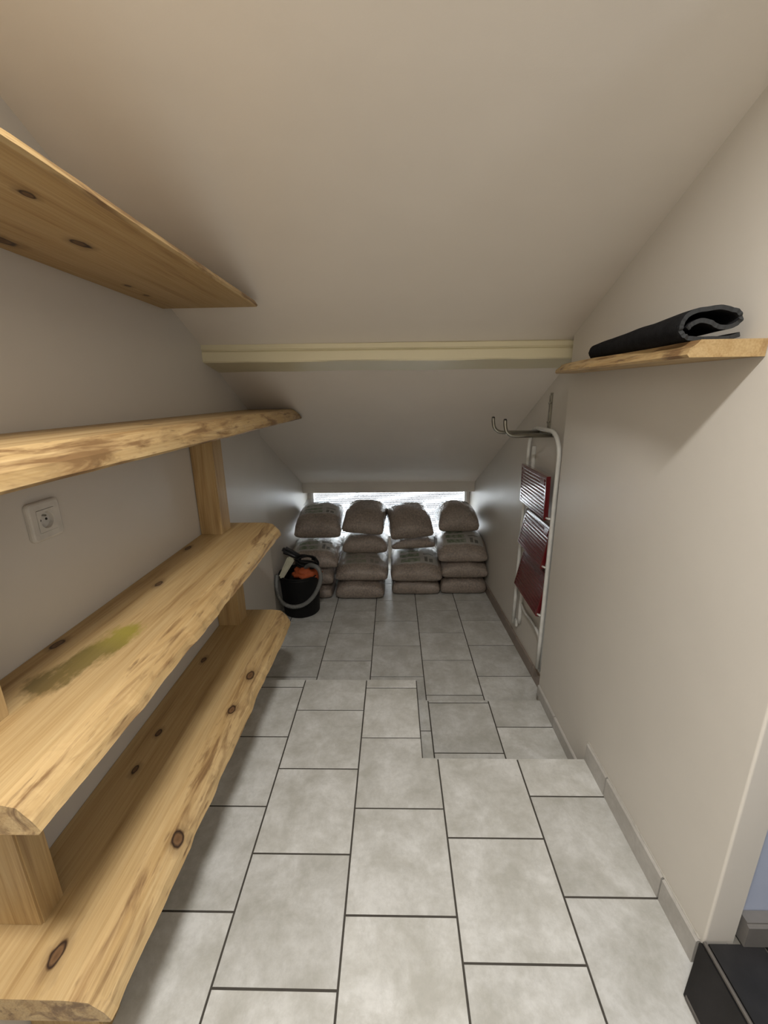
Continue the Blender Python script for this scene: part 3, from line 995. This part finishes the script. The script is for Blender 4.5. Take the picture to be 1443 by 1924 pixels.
def sack(x0, x1, yf, L, z0, T, Tf, label, seed, tilt=0.0, yaw=0.0, roll=0.0, drape=0.0, prn=1.0, pu=5.0, pv=7.0, voff=0.22):
    """filled plastic sack: front height Tf, full height T in the middle, draped over the hump below"""
    Wd = x1 - x0
    n, m = 34, 42
    bm = bmesh.new()
    uvl = bm.loops.layers.uv.new('UVMap')
    pl = bm.verts.layers.float.new('print')
    def h(a, e, q):
        return max(0.0, 1 - abs(a) ** e) ** q
    top, bot = [], []
    for j in range(m + 1):
        vv = -1 + 2 * j / m
        vv = math.copysign(abs(vv) ** 0.75, vv)
        rt_, rb_ = [], []
        for i in range(n + 1):
            uu = -1 + 2 * i / n
            uu = math.copysign(abs(uu) ** 0.75, uu)
            hump = (1 - vv * vv)
            crown = 1 - 0.22 * uu * uu
            tk = Tf + (T - Tf) * hump
            half = h(uu, pu, 0.40) * h(vv, pv, 0.42) * tk * 0.66
            low = h(uu, 9, 0.36) * h(vv, 11, 0.36) * tk * 0.34
            mid = tk * 0.34 + drape * hump
            ox = 1 - 0.03 * abs(vv) ** 6 + 0.022 * noise.noise(Vector((vv * 2.2, seed, uu)))
            oy = 1 - 0.03 * abs(uu) ** 6 + 0.018 * noise.noise(Vector((uu * 2.5, seed + 4, vv)))
            x, y = uu * Wd / 2 * ox, vv * L / 2 * oy
            q = Vector((x * 5, y * 5, seed * 3.1))
            lump = 0.011 * noise.noise(q) + 0.006 * noise.noise(q * 2.7) + 0.003 * noise.noise(q * 7.0)
            crease = 0.006 * abs(noise.noise(Vector((x * 26, y * 9, seed))))
            edge = min(1.0, 2.2 * half / (T * 0.66))
            if i in (0, n) or j in (0, m):
                vtx = bm.verts.new((x, y, mid + 0.08 * T * noise.noise(Vector((x * 12, y * 12, seed)))))
                vtx[pl] = 0
                rt_.append((vtx, uu, vv)); rb_.append((vtx, uu, vv))
            else:
                a = bm.verts.new((x, y, mid + half * crown + (lump - crease) * edge)); a[pl] = prn
                b = bm.verts.new((x, y, mid - low + 0.15 * lump * edge)); b[pl] = 0
                rt_.append((a, uu, vv)); rb_.append((b, uu, vv))
        top.append(rt_); bot.append(rb_)
    for S in (top, bot):
        for j in range(m):
            for i in range(n):
                q = (S[j][i], S[j][i + 1], S[j + 1][i + 1], S[j + 1][i])
                f = bm.faces.new([k[0] for k in q])
                f.smooth = True
                for lp, k in zip(f.loops, q):
                    lp[uvl].uv = (0.5 + 0.5 * k[1], 0.5 + 0.5 * k[2] + voff)
    bmesh.ops.recalc_face_normals(bm, faces=bm.faces)
    me = bpy.data.meshes.new('pellet_sack')
    bm.to_mesh(me)
    bm.free()
    me.materials.append(M['sack'])
    o = bpy.data.objects.new('pellet_sack', me)
    C.objects.link(o)
    o.location = ((x0 + x1) / 2, yf + L / 2 * math.cos(tilt), z0 + L / 2 * math.sin(tilt))
    o.rotation_euler = (tilt, roll, yaw)
    tag(o, label, 'sack', 'plastic wrapped pellet sacks under the window')
    return o

def flap(par, P0, name='plastic_flap', seed=1.0):
    """loose clear film: quad patch P0 (4 corners, local to the sack) crumpled"""
    bm = bmesh.new()
    A, B, Cc, D = [Vector(p) for p in P0]
    n = 14
    g = []
    for j in range(n + 1):
        r = []
        for i in range(n + 1):
            u, v = i / n, j / n
            p = (A * (1 - u) + B * u) * (1 - v) + (D * (1 - u) + Cc * u) * v
            p = p + Vector((0, -0.010, 0.008)) * noise.noise(Vector((u * 4, v * 3, seed))) * (0.3 + v)
            r.append(bm.verts.new(p))
        g.append(r)
    for j in range(n):
        for i in range(n):
            f = bm.faces.new((g[j][i], g[j][i + 1], g[j + 1][i + 1], g[j + 1][i]))
            f.smooth = True
    me = bpy.data.meshes.new(name)
    bm.to_mesh(me)
    bm.free()
    me.materials.append(M['film'])
    o = bpy.data.objects.new(name, me)
    C.objects.link(o)
    o.parent = par
    return o

R = math.radians
FZ = Z2 + 0.001
# leftmost stack (behind the bucket)
sack(-0.925, -0.535, 3.250, 0.62, FZ, 0.135, 0.122, 'bottom pellet sack of the leftmost stack, mostly hidden behind the black bucket', 11, prn=0)
sack(-0.920, -0.520, 3.260, 0.62, -0.087, 0.158, 0.142, 'second pellet sack from the floor in the leftmost stack beside the bucket', 12, prn=0, drape=0.013)
sack(-0.915, -0.478, 3.275, 0.64, 0.056, 0.185, 0.125, 'third pellet sack from the floor in the leftmost stack, just above the bucket', 13, drape=0.029, pu=3.6)
s1 = sack(-0.890, -0.468, 3.470, 0.52, 0.262, 0.210, 0.145, 'top pellet sack of the leftmost stack against the left wall', 14, tilt=R(9), pu=5, voff=0.06)
flap(s1, [(-0.17, 0.05, 0.195), (0.19, 0.05, 0.185), (0.20, 0.17, 0.22), (-0.15, 0.17, 0.215)], seed=1)
# second stack
sack(-0.515, -0.085, 3.240, 0.62, FZ, 0.166, 0.153, 'bottom pellet sack of the second stack from the left, on the tiles', 21, prn=0)
sack(-0.515, -0.055, 3.270, 0.64, -0.056, 0.180, 0.112, 'second pellet sack from the floor in the second stack, bright plastic glare on its right', 22, drape=0.013, prn=0.5)
sack(-0.470, -0.055, 3.470, 0.52, 0.120, 0.180, 0.160, 'third pellet sack from the floor in the second stack, dull grey and set back', 23, prn=0, pu=4.5, pv=6)
s2 = sack(-0.455, -0.078, 3.500, 0.50, 0.290, 0.200, 0.130, 'top pellet sack of the second stack with a pointed film corner', 24, tilt=R(10), yaw=R(-4), roll=R(4), prn=0, pu=4.5, pv=5)
flap(s2, [(-0.175, -0.06, 0.13), (0.08, 0.06, 0.185), (0.10, 0.15, 0.205), (-0.12, 0.14, 0.245)], seed=2)
# third stack
sack(-0.030, 0.400, 3.320, 0.60, FZ, 0.150, 0.136, 'bottom pellet sack of the third stack from the left, lying slanted on the tiles', 31, prn=0)
sack(-0.035, 0.415, 3.290, 0.66, -0.073, 0.200, 0.112, 'second pellet sack in the third stack, green printed label facing up', 32, drape=0.014)
sack(-0.030, 0.375, 3.530, 0.48, 0.140, 0.115, 0.100, 'thin third pellet sack of the third stack, squeezed under its top sack', 33, prn=0, roll=R(-3), pu=3.4)
s3 = sack(-0.058, 0.335, 3.500, 0.48, 0.244, 0.200, 0.130, 'top pellet sack of the third stack, leaning left with crumpled clear film', 34, tilt=R(15), yaw=R(5), roll=R(-4), prn=0, pu=4.5, pv=6)
flap(s3, [(-0.17, 0.10, 0.16), (0.17, 0.10, 0.17), (0.14, 0.20, 0.20), (-0.16, 0.19, 0.17)], seed=3)
flap(s3, [(-0.20, -0.14, 0.02), (-0.16, -0.10, 0.12), (-0.165, 0.18, 0.16), (-0.21, 0.16, 0.05)], seed=6)
# rightmost stack
sack(0.395, 0.805, 3.330, 0.60, FZ, 0.166, 0.153, 'bottom pellet sack of the rightmost stack beside the right wall', 41, prn=0)
sack(0.400, 0.808, 3.320, 0.60, -0.056, 0.155, 0.138, 'second pellet sack from the floor in the rightmost stack', 42, prn=0, drape=0.013)
sack(0.372, 0.806, 3.335, 0.62, 0.083, 0.195, 0.118, 'third pellet sack in the rightmost stack, green printed label facing up', 43, drape=0.030)
s4 = sack(0.392, 0.762, 3.550, 0.44, 0.290, 0.228, 0.170, 'top pellet sack of the rightmost stack, rounded and half full', 44, tilt=R(2), pu=3.2, pv=4, prn=0)
flap(s4, [(-0.215, -0.06, 0.05), (-0.10, 0.02, 0.14), (-0.02, 0.12, 0.20), (-0.19, 0.12, 0.19)], seed=4)

# ------------------------------------------------------------------ bucket and what is stuffed in it
M['black_plastic'] = NT('black_plastic').set(Base_Color=(0.005, 0.005, 0.0055), Roughness=0.6, Specular_IOR_Level=0.3)
bx, by = -0.762, 3.078
bk = thing('bucket', 'black round bucket on the tiles in the left corner', 'bucket', (bx, by, Z2))
bkT = Matrix.Translation((-bx, -by, -Z2))
bm = bmesh.new()
zr = 0.135
prof = [(0.0001, Z2 + 0.004), (0.135, Z2 + 0.001), (0.142, Z2 + 0.008), (0.158, zr - 0.03), (0.160, zr - 0.012), (0.156, zr - 0.012), (0.150, zr - 0.03), (0.136, Z2 + 0.012), (0.0001, Z2 + 0.012)]
lathe(bm, prof, bx, by, 44)
P('body', bm, M['black_plastic'], bk, bkT)
bm = bmesh.new()
lathe(bm, [(0.156, zr - 0.014), (0.164, zr - 0.014), (0.166, zr - 0.004), (0.163, zr), (0.157, zr), (0.155, zr - 0.004)], bx, by, 44, close=True)
P('rim', bm, M['black_plastic'], bk, bkT)
for sg in (-1, 1):
    bm = bmesh.new()
    box(bm, bx + sg * 0.156, bx + sg * 0.167, by - 0.018, by + 0.018, zr - 0.055, zr - 0.016)
    bmesh.ops.bevel(bm, geom=bm.edges[:], offset=0.004, segments=2, affect='EDGES')
    P('handle_lug', bm, M['black_plastic'], bk, bkT, False)

M['hose'] = NT('grey_ribbed_hose').set(Base_Color=(0.17, 0.175, 0.17), Roughness=0.42)
bm = bmesh.new()
hp = smooth_path([(-0.70, 3.02, 0.19), (-0.655, 2.96, 0.235), (-0.612, 2.90, 0.258), (-0.578, 2.875, 0.252), (-0.558, 2.868, 0.220), (-0.555, 2.866, 0.165), (-0.578, 2.866, 0.092), (-0.627, 2.868, 0.010), (-0.700, 2.872, -0.052), (-0.785, 2.876, -0.072), (-0.857, 2.882, -0.045), (-0.897, 2.90, 0.01), (-0.913, 2.93, 0.08), (-0.915, 2.97, 0.15)], 20)
tube(bm, hp, lambda u: 0.0155 + 0.0016 * math.sin(u * 2 * math.pi * 85), 12)
ho = obj('vacuum_hose', bm, M['hose'], None, True)
tag(ho, 'grey ribbed hose looping over the front of the black bucket', 'hose')

def lump_obj(name, ctr, size, mat, label, cat, seed, rot=(0, 0, 0), amp=0.25, fr=2.2):
    bm = bmesh.new()
    bmesh.ops.create_icosphere(bm, subdivisions=4, radius=1.0)
    for v in bm.verts:
        c = v.co.normalized()
        d = 1 + amp * noise.noise(c * fr + Vector((seed, 0, 0))) + amp * 0.5 * noise.noise(c * fr * 2.6 + Vector((0, seed, 0)))
        v.co = Vector((c.x * d * size[0], c.y * d * size[1], c.z * d * size[2]))
    o = obj(name, bm, mat, None, True)
    o.location = ctr
    o.rotation_euler = rot
    return tag(o, label, cat)
M['orange'] = simple('orange_fabric', (0.42, 0.085, 0.022), 0.7)
M['cream'] = simple('pale_cream_plastic', (0.50, 0.49, 0.38), 0.5)
M['grey_soft'] = simple('dark_grey_plastic', (0.045, 0.046, 0.05), 0.45)
lump_obj('cloth', (-0.700, 3.045, 0.135), (0.105, 0.085, 0.062), M['orange'], 'crumpled bright orange cloth inside the black bucket', 'cloth', 3.0, amp=0.35)
# pale tool standing in the bucket
bm = bmesh.new()
box(bm, -0.030, 0.030, -0.018, 0.018, -0.09, 0.09)
for v in bm.verts:
    if v.co.z < 0:
        v.co.x *= 0.62
bmesh.ops.bevel(bm, geom=bm.edges[:], offset=0.010, segments=3, affect='EDGES')
br = obj('plastic_tool', bm, M['cream'], None, False)
br.location = (-0.842, 2.985, 0.205)
br.rotation_euler = (R(-8), R(30), R(6))
tag(br, 'pale cream plastic tool propped in the bucket beside the left wall', 'tool')
# dark nozzle lying over the back of the bucket
bm = bmesh.new()
box(bm, -0.095, 0.095, -0.035, 0.035, -0.032, 0.032)
for v in bm.verts:
    if v.co.x > 0:
        v.co.z *= 0.6
        v.co.y *= 0.6
bmesh.ops.bevel(bm, geom=bm.edges[:], offset=0.02, segments=4, affect='EDGES')
nz = obj('vacuum_nozzle', bm, M['grey_soft'], None, True)
nz.location = (-0.815, 3.13, 0.262)
nz.rotation_euler = (0, R(24), R(-8))
tag(nz, 'dark grey nozzle resting at the back of the black bucket', 'nozzle')
# coiled black cable on top
bm = bmesh.new()
pts = []
for i in range(150):
    a = i / 150 * math.pi * 2 * 4.2
    rr_ = 0.076 + 0.010 * math.sin(a * 0.37 + 1)
    pts.append((rr_ * math.cos(a) * 1.05, rr_ * 0.62 * math.sin(a), 0.028 * math.sin(i * 0.11) + i / 150 * 0.03))
tube(bm, pts, 0.0085, 8)
cb = obj('cable', bm, M['black_plastic'], None, True)
cb.location = (-0.695, 3.065, 0.210)
cb.rotation_euler = (R(22), R(6), 0)
tag(cb, 'coiled black cable lying on top of the bucket', 'cable')
